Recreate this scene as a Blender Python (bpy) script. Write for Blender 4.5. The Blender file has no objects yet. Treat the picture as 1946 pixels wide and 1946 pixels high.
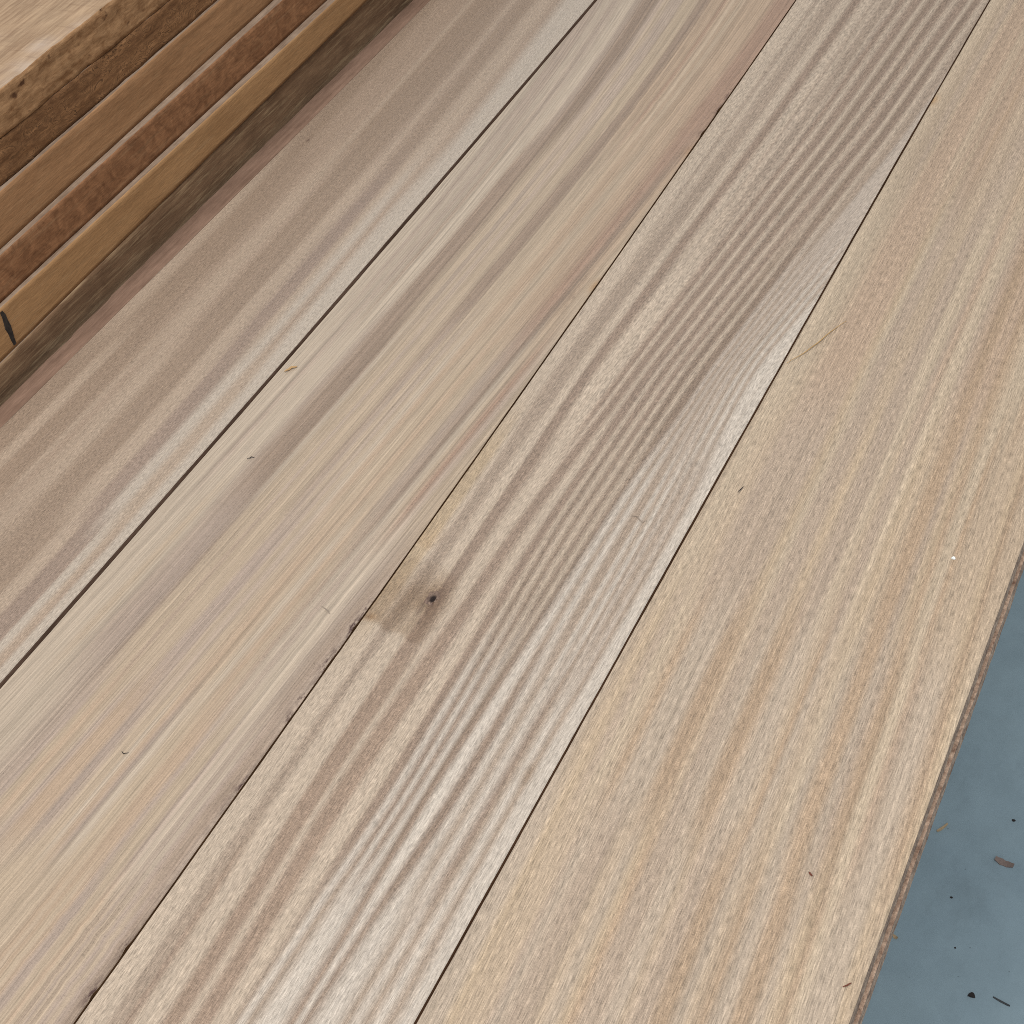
import bpy, math, random
import numpy as np
from mathutils import Matrix, Vector

random.seed(7)
rng = np.random.default_rng(11)
scene = bpy.context.scene
col = scene.collection
DECK_Z = 0.75          # height of the board tops above the floor (metres)

# ---------------------------------------------------------------- camera
CAM_X, CAM_H = 0.63822, 0.48815
yaw, pitch, roll = math.radians(38.59552), math.radians(43.73403), math.radians(-15.55049)
fwd = Vector((-math.sin(yaw) * math.cos(pitch), math.cos(yaw) * math.cos(pitch), -math.sin(pitch)))
right = Vector((math.cos(yaw), math.sin(yaw), 0.0))
upv = right.cross(fwd)
rv = right * math.cos(roll) + upv * math.sin(roll)
uv = -right * math.sin(roll) + upv * math.cos(roll)
cam_data = bpy.data.cameras.new("camera")
cam_data.sensor_width = 36.0
cam_data.lens = 36.0 * 1.413288
cam_data.clip_start = 0.01
cam_data.clip_end = 200.0
cam = bpy.data.objects.new("camera", cam_data)
col.objects.link(cam)
m = Matrix((rv, uv, -fwd)).transposed().to_4x4()
m.translation = Vector((CAM_X, 0.0, DECK_Z + CAM_H))
cam.matrix_world = m
cam_data.dof.use_dof = True
cam_data.dof.focus_distance = 0.68
cam_data.dof.aperture_fstop = 110.0
scene.camera = cam

# ---------------------------------------------------------------- light (a shed with a large soft roof light, plus an added sheen lamp)
world = bpy.data.worlds.new("World")
scene.world = world
world.use_nodes = True
bg = world.node_tree.nodes["Background"]
bg.inputs["Color"].default_value = (0.93, 0.97, 1.0, 1)
bg.inputs["Strength"].default_value = 0.33


def area(name, loc, target, sx, sy, watts, colour):
    d = bpy.data.lights.new(name, 'AREA')
    d.shape = 'RECTANGLE'
    d.size, d.size_y = sx, sy
    d.energy = watts
    d.color = colour
    o = bpy.data.objects.new(name, d)
    o.location = loc
    o.rotation_euler = (Vector(target) - Vector(loc)).to_track_quat('-Z', 'Y').to_euler()
    col.objects.link(o)
    return o


area("roof_light", (0.60, -0.6, 3.0), (0.3, 0.3, DECK_Z), 2.4, 1.8, 86.0, (1.0, 0.965, 0.925))
area("sheen_light", (-1.5, 2.7, 2.9), (0.3, 0.4, DECK_Z), 1.8, 1.4, 15.0, (0.86, 0.94, 1.0))  # added cool lamp, aimed to mirror as a sheen on the board tops

scene.view_settings.view_transform = 'Standard'
scene.view_settings.look = 'None'
scene.view_settings.exposure = 0.0
scene.view_settings.gamma = 1.0
scene.render.engine = 'CYCLES'
scene.cycles.max_bounces = 6
scene.cycles.diffuse_bounces = 4
scene.cycles.use_denoising = False      # the photo carries fine grain; a denoiser would smear it
scene.cycles.filter_width = 0.85

# ---------------------------------------------------------------- measured data (metres, fractions of a board's width)
EDGE = {0: [-0.019294, 0.026814, -0.015156], 1: [-0.016302, 0.018364, 0.127579], 2: [-0.008507, 0.00727, 0.281115], 3: [0.011436, -0.008099, 0.408541], 4: [0.0, -0.00281, 0.551528]}
FLOW = {
    1: (0.5000, 2, 2, [0.0558, 0.056, 0.0154, 0.0102]),
    2: (0.5000, 2, 3, [-0.0459, 0.1148, 0.0334, -0.1354, -0.1036, 0.025]),
    3: (0.3973, 3, 4, [0.0871, -0.0541, 0.0211, 0.0109, -0.4761, -0.2244, 0.0036, 0.0489, 0.2485, -0.0051, 0.1898, -0.1335]),
    4: (0.4000, 2, 2, [0.0431, -0.0267, 0.0465, -0.0086]),
}
# growth lines of the striped board: grain value, then distances along the board and positions across it
LINES = [
    (0.000, [0.1262, 0.2149, 0.3776, 0.5003, 0.7368], [-0.0032, -0.0022, 0.0052, 0.0024, 0.003]),
    (0.110, [0.1333, 0.2201, 0.382, 0.5036, 0.7401], [0.1375, 0.1123, 0.1199, 0.1072, 0.1604]),
    (0.223, [0.141, 0.2268, 0.3864, 0.5075, 0.743], [0.2887, 0.2584, 0.2363, 0.2285, 0.3029]),
    (0.305, [0.1435, 0.2291, 0.3895, 0.5124, 0.7474], [0.3376, 0.3073, 0.32, 0.3829, 0.5148]),
    (0.352, [0.1457, 0.2314, 0.3913, 0.514, 0.7489], [0.3813, 0.357, 0.3677, 0.4334, 0.5877]),
    (0.451, [0.1509, 0.2375, 0.3951, 0.5159, 0.7504], [0.4841, 0.4907, 0.4673, 0.4938, 0.661]),
    (0.500, [0.1533, 0.2404, 0.397, 0.5177, 0.7518], [0.5321, 0.5535, 0.5162, 0.5498, 0.7278]),
    (0.550, [0.1554, 0.2421, 0.3988, 0.5193, 0.7534], [0.5739, 0.5921, 0.5659, 0.5995, 0.8058]),
    (0.600, [0.1574, 0.2433, 0.4007, 0.5208, 0.7542], [0.6136, 0.6178, 0.6154, 0.648, 0.8446]),
    (0.651, [0.1593, 0.2444, 0.4026, 0.5227, 0.7549], [0.6522, 0.6405, 0.6656, 0.708, 0.8784]),
    (0.707, [0.1616, 0.2485, 0.4047, 0.5242, 0.7563], [0.6965, 0.7316, 0.7204, 0.7549, 0.9484]),
    (0.768, [0.1661, 0.2514, 0.4069, 0.5251, 0.7575], [0.7856, 0.7939, 0.7797, 0.7832, 1.0056]),
    (0.816, [0.1675, 0.2532, 0.4087, 0.5259, 0.7585], [0.8148, 0.8326, 0.8262, 0.8065, 1.053]),
    (0.852, [0.17, 0.2548, 0.41, 0.5272, 0.7595], [0.8633, 0.8683, 0.8609, 0.8462, 1.1002]),
    (0.891, [0.1719, 0.2562, 0.4114, 0.5281, 0.7604], [0.9019, 0.9, 0.8983, 0.8771, 1.147]),
    (0.936, [0.1734, 0.2576, 0.413, 0.5292, 0.7614], [0.9308, 0.9288, 0.9414, 0.9107, 1.1937]),
    (1.000, [0.1767, 0.2606, 0.4153, 0.5328, 0.7641], [0.9979, 0.9956, 1.0022, 1.0224, 1.323]),
    (1.300, [0.1909, 0.2735, 0.4259, 0.5411, 0.7708], [1.2804, 1.2768, 1.2825, 1.2843, 1.6472]),
]
# per board: (distance along it, positions across the grain, tone number at each)
STATIONS = {
    1: [
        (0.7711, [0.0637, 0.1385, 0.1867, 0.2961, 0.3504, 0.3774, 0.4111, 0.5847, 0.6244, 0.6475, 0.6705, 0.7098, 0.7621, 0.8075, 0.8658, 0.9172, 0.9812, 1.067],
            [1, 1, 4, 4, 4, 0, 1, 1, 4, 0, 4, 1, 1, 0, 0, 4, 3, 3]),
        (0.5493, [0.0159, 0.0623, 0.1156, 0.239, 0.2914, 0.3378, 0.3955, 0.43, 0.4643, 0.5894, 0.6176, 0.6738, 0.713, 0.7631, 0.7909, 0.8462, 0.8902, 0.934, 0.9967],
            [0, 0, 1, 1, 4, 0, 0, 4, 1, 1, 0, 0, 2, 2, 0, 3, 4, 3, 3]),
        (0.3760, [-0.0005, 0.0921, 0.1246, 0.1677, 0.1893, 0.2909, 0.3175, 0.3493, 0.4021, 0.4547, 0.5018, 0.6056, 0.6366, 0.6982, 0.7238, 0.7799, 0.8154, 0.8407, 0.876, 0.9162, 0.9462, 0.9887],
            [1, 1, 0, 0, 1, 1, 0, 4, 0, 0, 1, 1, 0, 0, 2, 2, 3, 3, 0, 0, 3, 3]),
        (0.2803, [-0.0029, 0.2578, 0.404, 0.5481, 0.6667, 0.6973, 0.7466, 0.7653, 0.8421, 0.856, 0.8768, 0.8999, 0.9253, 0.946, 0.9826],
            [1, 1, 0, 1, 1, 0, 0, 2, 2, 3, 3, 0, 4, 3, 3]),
    ],
    2: [
        (0.8252, [0.0566, 0.0707, 0.1127, 0.1405, 0.1793, 0.2178, 0.2507, 0.2724, 0.2996, 0.3427, 0.3695, 0.3936, 0.4175, 0.4519, 0.4677, 0.5123, 0.5305, 0.5565, 0.5746, 0.6158, 0.6235, 0.6363, 0.6618, 0.6745, 0.6923, 0.7125, 0.7977, 0.8274, 0.8963],
            [0, 1, 1, 0, 1, 0, 0, 1, 2, 2, 1, 3, 1, 1, 4, 4, 2, 2, 5, 5, 6, 5, 3, 5, 3, 5, 5, 6, 6]),
        (0.6066, [-0.0036, 0.0458, 0.0631, 0.0919, 0.1264, 0.1435, 0.1635, 0.1777, 0.2286, 0.2512, 0.3127, 0.3405, 0.3682, 0.3875, 0.4123, 0.4342, 0.4533, 0.4968, 0.5158, 0.5589, 0.5777, 0.6177, 0.6416, 0.6707, 0.6971, 0.7181, 0.739, 0.7703, 0.8066, 0.8478, 0.8888, 0.9066, 0.9472],
            [0, 0, 1, 0, 1, 0, 7, 0, 0, 2, 2, 3, 3, 1, 3, 1, 3, 3, 2, 2, 3, 3, 4, 5, 5, 3, 3, 5, 5, 6, 2, 5, 3]),
        (0.4358, [0.0171, 0.0848, 0.1093, 0.1367, 0.2064, 0.2306, 0.2546, 0.2726, 0.347, 0.3648, 0.3855, 0.4326, 0.4443, 0.4618, 0.5113, 0.5287, 0.5519, 0.5721, 0.6008, 0.6123, 0.6409, 0.6637, 0.6921, 0.7203, 0.7541, 0.7878, 0.8102, 0.838, 0.8768, 0.8961, 0.9209, 0.9483, 0.9757, 1.0002, 1.0219],
            [0, 0, 1, 0, 0, 1, 7, 2, 2, 0, 3, 3, 1, 3, 3, 7, 1, 3, 1, 3, 0, 5, 3, 4, 5, 4, 3, 1, 2, 0, 3, 6, 1, 3, 3]),
        (0.2996, [0.0595, 0.159, 0.1899, 0.2176, 0.2514, 0.2941, 0.3458, 0.367, 0.3822, 0.4334, 0.4484, 0.4663, 0.529, 0.5527, 0.5971, 0.6177, 0.65, 0.6764, 0.7231, 0.7637, 0.7868, 0.8156, 0.8444, 0.8673, 0.8873, 0.9129, 0.9357, 0.9809, 1.0147, 1.0484, 1.0819],
            [0, 0, 3, 0, 1, 8, 8, 7, 3, 3, 7, 3, 3, 8, 8, 3, 1, 3, 5, 3, 0, 5, 3, 7, 0, 1, 0, 0, 1, 7, 1]),
        (0.1940, [0.1039, 0.2708, 0.3526, 0.4014, 0.4217, 0.45, 0.4864, 0.5105, 0.5346, 0.5827, 0.6026, 0.6225, 0.6504, 0.6781, 0.692, 0.7098, 0.7334, 0.7531, 0.7649, 0.7826, 0.8159, 0.8354, 0.8705, 0.8899, 0.9093, 0.9325, 0.948, 0.9596, 0.9865, 1.0172, 1.0326, 1.0479, 1.067, 1.0974, 1.1126],
            [0, 0, 1, 8, 4, 5, 3, 8, 5, 5, 8, 8, 3, 3, 0, 5, 8, 0, 0, 4, 4, 5, 5, 8, 3, 4, 3, 8, 0, 1, 0, 8, 7, 7, 1]),
        (0.1230, [0.1471, 0.4651, 0.6348, 0.7188, 0.7899, 0.8108, 0.8274, 0.844, 0.8586, 0.8689, 0.8814, 0.8979, 0.9186, 0.9289, 0.9474, 0.9639, 0.9763, 0.9947, 0.9999, 1.0091, 1.0214, 1.0275, 1.0357, 1.0541, 1.0745, 1.0908, 1.1091, 1.1295],
            [0, 1, 4, 3, 3, 5, 3, 5, 4, 3, 5, 8, 8, 3, 3, 5, 3, 7, 3, 8, 3, 7, 3, 8, 3, 8, 7, 7]),
    ],
    3: [
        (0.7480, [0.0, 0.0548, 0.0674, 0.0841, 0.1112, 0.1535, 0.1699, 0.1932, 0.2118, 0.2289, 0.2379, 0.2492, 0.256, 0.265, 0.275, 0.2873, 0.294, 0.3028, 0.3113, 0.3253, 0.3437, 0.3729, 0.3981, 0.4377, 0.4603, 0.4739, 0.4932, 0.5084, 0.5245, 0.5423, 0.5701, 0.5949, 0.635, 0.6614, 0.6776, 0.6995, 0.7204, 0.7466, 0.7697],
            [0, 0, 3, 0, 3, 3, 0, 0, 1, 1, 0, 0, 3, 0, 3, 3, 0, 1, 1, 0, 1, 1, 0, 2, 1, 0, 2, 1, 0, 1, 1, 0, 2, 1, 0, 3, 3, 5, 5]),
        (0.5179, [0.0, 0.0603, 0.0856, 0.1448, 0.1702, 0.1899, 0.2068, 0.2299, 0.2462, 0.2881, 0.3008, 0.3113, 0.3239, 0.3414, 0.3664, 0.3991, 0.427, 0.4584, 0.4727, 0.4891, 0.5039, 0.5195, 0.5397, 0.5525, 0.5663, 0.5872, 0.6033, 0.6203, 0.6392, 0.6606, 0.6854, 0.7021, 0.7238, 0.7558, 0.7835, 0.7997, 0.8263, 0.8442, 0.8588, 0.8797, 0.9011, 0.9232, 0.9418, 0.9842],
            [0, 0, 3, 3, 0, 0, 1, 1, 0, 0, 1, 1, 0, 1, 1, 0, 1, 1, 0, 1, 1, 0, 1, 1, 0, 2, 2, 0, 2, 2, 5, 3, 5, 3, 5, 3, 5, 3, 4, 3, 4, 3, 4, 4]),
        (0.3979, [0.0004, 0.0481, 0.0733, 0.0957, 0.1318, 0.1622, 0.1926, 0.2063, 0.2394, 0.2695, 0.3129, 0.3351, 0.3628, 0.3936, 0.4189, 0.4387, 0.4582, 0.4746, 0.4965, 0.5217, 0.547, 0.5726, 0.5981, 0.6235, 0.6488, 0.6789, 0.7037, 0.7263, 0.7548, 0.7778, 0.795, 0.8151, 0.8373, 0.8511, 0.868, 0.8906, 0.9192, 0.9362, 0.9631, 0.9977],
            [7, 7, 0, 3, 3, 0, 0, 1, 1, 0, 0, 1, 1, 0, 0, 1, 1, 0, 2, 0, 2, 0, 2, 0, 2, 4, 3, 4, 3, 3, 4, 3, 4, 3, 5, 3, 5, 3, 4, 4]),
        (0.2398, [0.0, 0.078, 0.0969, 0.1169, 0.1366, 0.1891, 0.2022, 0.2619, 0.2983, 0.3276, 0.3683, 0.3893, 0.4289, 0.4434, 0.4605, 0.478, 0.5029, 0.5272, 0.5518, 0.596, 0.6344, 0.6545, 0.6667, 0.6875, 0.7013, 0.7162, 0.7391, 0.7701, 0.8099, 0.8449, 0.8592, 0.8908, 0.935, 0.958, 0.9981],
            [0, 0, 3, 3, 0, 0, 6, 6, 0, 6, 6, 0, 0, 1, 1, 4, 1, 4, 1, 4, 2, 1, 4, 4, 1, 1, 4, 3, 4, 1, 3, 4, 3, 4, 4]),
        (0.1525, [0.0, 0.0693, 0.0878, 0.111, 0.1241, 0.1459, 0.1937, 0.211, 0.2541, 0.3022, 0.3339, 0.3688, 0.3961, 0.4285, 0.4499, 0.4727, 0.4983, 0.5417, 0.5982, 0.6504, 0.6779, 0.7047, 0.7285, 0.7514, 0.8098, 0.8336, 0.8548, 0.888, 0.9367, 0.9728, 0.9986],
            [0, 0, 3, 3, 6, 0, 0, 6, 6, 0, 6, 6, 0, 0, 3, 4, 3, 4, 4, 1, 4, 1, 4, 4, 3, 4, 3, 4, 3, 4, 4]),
    ],
    4: [
        (0.8012, [0.0168, 0.0838, 0.1177, 0.137, 0.1563, 0.2331, 0.2474, 0.2712, 0.2903, 0.3045, 0.3187, 0.3542, 0.3659, 0.3777, 0.4111, 0.4969, 0.5663, 0.6581, 0.7489, 0.8389, 0.95, 1.0561],
            [5, 0, 2, 0, 4, 4, 0, 0, 4, 0, 4, 4, 3, 4, 0, 2, 1, 4, 3, 1, 4, 0]),
        (0.5935, [0.0157, 0.0873, 0.1208, 0.1625, 0.2372, 0.2702, 0.2989, 0.3174, 0.3419, 0.3684, 0.3887, 0.4293, 0.4455, 0.4777, 0.4958, 0.5299, 0.5459, 0.5658, 0.5897, 0.6175, 0.6333, 0.661, 0.6807, 0.7003, 0.716, 0.7435, 0.763, 0.8135, 0.8522, 0.8831, 0.91, 0.9864, 1.0376],
            [5, 5, 0, 4, 4, 4, 1, 5, 2, 2, 0, 0, 2, 2, 5, 5, 2, 4, 5, 5, 2, 4, 3, 3, 4, 4, 3, 5, 5, 3, 0, 4, 0]),
        (0.4382, [0.0011, 0.0375, 0.11, 0.1433, 0.2752, 0.3025, 0.3297, 0.354, 0.3891, 0.4214, 0.4375, 0.4563, 0.4963, 0.5176, 0.5442, 0.5601, 0.5759, 0.597, 0.6233, 0.6548, 0.681, 0.707, 0.7278, 0.7538, 0.7745, 0.7951, 0.8183, 0.8311, 0.8517, 0.9079, 0.9333, 0.951, 0.9688, 1.0132],
            [0, 5, 0, 2, 2, 1, 5, 2, 2, 1, 0, 2, 2, 5, 0, 2, 2, 5, 1, 0, 3, 3, 2, 1, 3, 5, 5, 3, 0, 0, 1, 3, 0, 0]),
        (0.3143, [-0.0149, 0.0134, 0.0473, 0.0782, 0.109, 0.1369, 0.1564, 0.1869, 0.2478, 0.2753, 0.3082, 0.33, 0.3518, 0.3953, 0.4224, 0.4494, 0.4817, 0.5138, 0.5406, 0.5592, 0.5752, 0.6097, 0.6361, 0.6572, 0.6862, 0.7098, 0.7333, 0.7542, 0.7776, 0.7932, 0.8087, 0.8269, 0.8423, 0.8758, 0.9118, 0.9475, 0.9679, 0.9832],
            [6, 0, 1, 2, 5, 0, 3, 6, 6, 3, 3, 0, 2, 6, 3, 3, 6, 6, 0, 3, 6, 0, 5, 6, 3, 3, 6, 2, 3, 3, 5, 5, 4, 6, 6, 3, 1, 5]),
        (0.2114, [-0.0336, 0.0184, 0.0415, 0.0787, 0.1187, 0.133, 0.15, 0.1869, 0.2208, 0.2489, 0.2826, 0.3078, 0.3273, 0.3496, 0.3884, 0.4078, 0.4271, 0.4464, 0.4711, 0.4985, 0.5231, 0.5449, 0.5693, 0.5964, 0.6261, 0.6531, 0.6772, 0.6987, 0.7254, 0.752, 0.7839, 0.8051, 0.8235, 0.8578, 0.905, 0.9285, 0.9493, 0.9571],
            [6, 6, 1, 0, 0, 2, 6, 2, 2, 0, 6, 1, 3, 2, 2, 6, 6, 0, 2, 2, 3, 3, 6, 0, 3, 6, 6, 3, 3, 6, 1, 3, 5, 6, 6, 1, 0, 5]),
    ],
}
PALETTE = {
    1: [(180, 161, 142), (160, 140, 122), (158, 139, 125), (190, 177, 162), (170, 150, 132)],  # palest tone: sheen beside the wide gap, painted into the wood colour
    2: [(191, 175, 156), (178, 160, 144), (157, 137, 120), (185, 166, 144), (187, 168, 145), (183, 160, 137), (168, 140, 121), (164, 145, 128), (173, 155, 141)],
    3: [(192, 175, 156), (154, 134, 118), (144, 125, 109), (168, 150, 133), (201, 190, 177), (188, 174, 160), (162, 140, 122), (184, 163, 136)],  # palest tones: sapwood, plus sheen on the right side painted into the colour
    4: [(187, 167, 144), (189, 168, 142), (180, 161, 142), (179, 155, 130), (182, 159, 137), (191, 173, 150), (187, 170, 151), (167, 148, 129)],
}

ALBEDO_GAIN = 1.30      # how much brighter than its albedo a board top shows


def lin(c):
    c /= 255.0
    return c / 12.92 if c <= 0.04045 else ((c + 0.055) / 1.055) ** 2.4


def rgb(t, gain=1.0):
    return tuple(lin(v) / gain for v in t) + (1.0,)


# ---------------------------------------------------------------- object helpers
def tag(o, label=None, cat=None, group=None, kind=None):
    for k, v in (('label', label), ('category', cat), ('group', group), ('kind', kind)):
        if v:
            o[k] = v
    return o


def mesh_np(name, verts, faces, mats, mat_idx=None, smooth=None, attrs=None):
    """verts (n,3) array; faces list of quads array (m,4) or python list of lists."""
    me = bpy.data.meshes.new(name)
    if isinstance(faces, np.ndarray):
        n, mf = len(verts), len(faces)
        me.vertices.add(n)
        me.vertices.foreach_set('co', np.ascontiguousarray(verts, dtype=np.float32).ravel())
        me.loops.add(mf * 4)
        me.loops.foreach_set('vertex_index', np.ascontiguousarray(faces, dtype=np.int32).ravel())
        me.polygons.add(mf)
        me.polygons.foreach_set('loop_start', np.arange(0, mf * 4, 4, dtype=np.int32))
        me.polygons.foreach_set('loop_total', np.full(mf, 4, dtype=np.int32))
    else:
        me.from_pydata([tuple(v) for v in verts], [], faces)
    for mt in mats:
        me.materials.append(mt)
    if mat_idx is not None:
        me.polygons.foreach_set('material_index', np.asarray(mat_idx, dtype=np.int32))
    if smooth is not None:
        me.polygons.foreach_set('use_smooth', np.asarray(smooth, dtype=bool))
    for k, v in (attrs or {}).items():
        a = me.attributes.new(k, 'FLOAT', 'POINT')
        a.data.foreach_set('value', np.ascontiguousarray(v, dtype=np.float32))
    me.update(calc_edges=True)
    me.validate()
    return me


def link(name, me, loc=(0, 0, 0), parent=None):
    o = bpy.data.objects.new(name, me)
    o.location = loc
    o.parent = parent
    col.objects.link(o)
    return o


def noise1(t, seed, octaves=3, freq=8.0):
    """smooth 1-D value noise in -1..1"""
    r = np.random.default_rng(seed)
    out = np.zeros_like(t)
    amp, tot = 1.0, 0.0
    for _ in range(octaves):
        tab = r.uniform(-1, 1, 4096)
        x = (t + 10.0) * freq
        i = np.floor(x).astype(int)
        f = x - i
        f = f * f * (3 - 2 * f)
        out += amp * (tab[i % 4096] * (1 - f) + tab[(i + 1) % 4096] * f)
        tot += amp
        amp *= 0.5
        freq *= 2.1
    return out / tot


# ---------------------------------------------------------------- node helpers
class NT:
    def __init__(self, name):
        self.mat = bpy.data.materials.new(name)
        self.mat.use_nodes = True
        self.t = self.mat.node_tree
        self.bsdf = self.t.nodes["Principled BSDF"]

    def n(self, typ, **kw):
        nd = self.t.nodes.new(typ)
        for k, v in kw.items():
            setattr(nd, k, v)
        return nd

    def put(self, sock, v):
        if isinstance(v, bpy.types.NodeSocket):
            self.t.links.new(v, sock)
        else:
            sock.default_value = v

    def math(self, op, a, b=None, c=None, clamp=False):
        nd = self.n('ShaderNodeMath', operation=op, use_clamp=clamp)
        self.put(nd.inputs[0], a)
        if b is not None:
            self.put(nd.inputs[1], b)
        if c is not None:
            self.put(nd.inputs[2], c)
        return nd.outputs[0]

    def attr(self, name):
        return self.n('ShaderNodeAttribute', attribute_name=name).outputs['Fac']

    def coords(self):
        return self.n('ShaderNodeTexCoord').outputs['Object']

    def scaled(self, vec, s, off=(0, 0, 0)):
        nd = self.n('ShaderNodeMapping')
        self.put(nd.inputs['Vector'], vec)
        nd.inputs['Scale'].default_value = s
        nd.inputs['Location'].default_value = off
        return nd.outputs[0]

    def noise(self, vec, scale=1.0, detail=2.0, rough=0.5, dist=0.0):
        nd = self.n('ShaderNodeTexNoise')
        self.put(nd.inputs['Vector'], vec)
        nd.inputs['Scale'].default_value = scale
        nd.inputs['Detail'].default_value = detail
        nd.inputs['Roughness'].default_value = rough
        nd.inputs['Distortion'].default_value = dist
        return nd.outputs['Fac']

    def remap(self, v, a, b, c=0.0, d=1.0, smooth=False):
        nd = self.n('ShaderNodeMapRange', interpolation_type='SMOOTHSTEP' if smooth else 'LINEAR', clamp=True)
        self.put(nd.inputs[0], v)
        for i, x in enumerate((a, b, c, d)):
            self.put(nd.inputs[i + 1], x)
        return nd.outputs[0]

    def ramp(self, fac, stops, interp='LINEAR'):
        nd = self.n('ShaderNodeValToRGB')
        cr = nd.color_ramp
        cr.interpolation = interp
        while len(cr.elements) < len(stops):
            cr.elements.new(0.5)
        for e, (p, c) in zip(cr.elements, sorted(stops, key=lambda q: q[0])):
            e.position = p
            e.color = c
        self.put(nd.inputs[0], fac)
        return nd.outputs[0]

    def mix(self, fac, a, b, mode='MIX'):
        nd = self.n('ShaderNodeMix', data_type='RGBA', blend_type=mode)
        self.put(nd.inputs[0], fac)
        self.put(nd.inputs[6], a)
        self.put(nd.inputs[7], b)
        return nd.outputs[2]

    def gain(self, colour, v):
        """colour times a grey value"""
        nd = self.n('ShaderNodeVectorMath', operation='SCALE')
        self.put(nd.inputs[0], colour)
        self.put(nd.inputs['Scale'], v)
        return nd.outputs[0]

    def bump(self, height, strength, dist):
        nd = self.n('ShaderNodeBump')
        nd.inputs['Strength'].default_value = strength
        nd.inputs['Distance'].default_value = dist
        self.put(nd.inputs['Height'], height)
        self.t.links.new(nd.outputs[0], self.bsdf.inputs['Normal'])

    def finish(self, colour, rough, spec=0.3):
        self.put(self.bsdf.inputs['Base Color'], colour)
        self.put(self.bsdf.inputs['Roughness'], rough)
        self.bsdf.inputs['Specular IOR Level'].default_value = spec
        return self.mat


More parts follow.
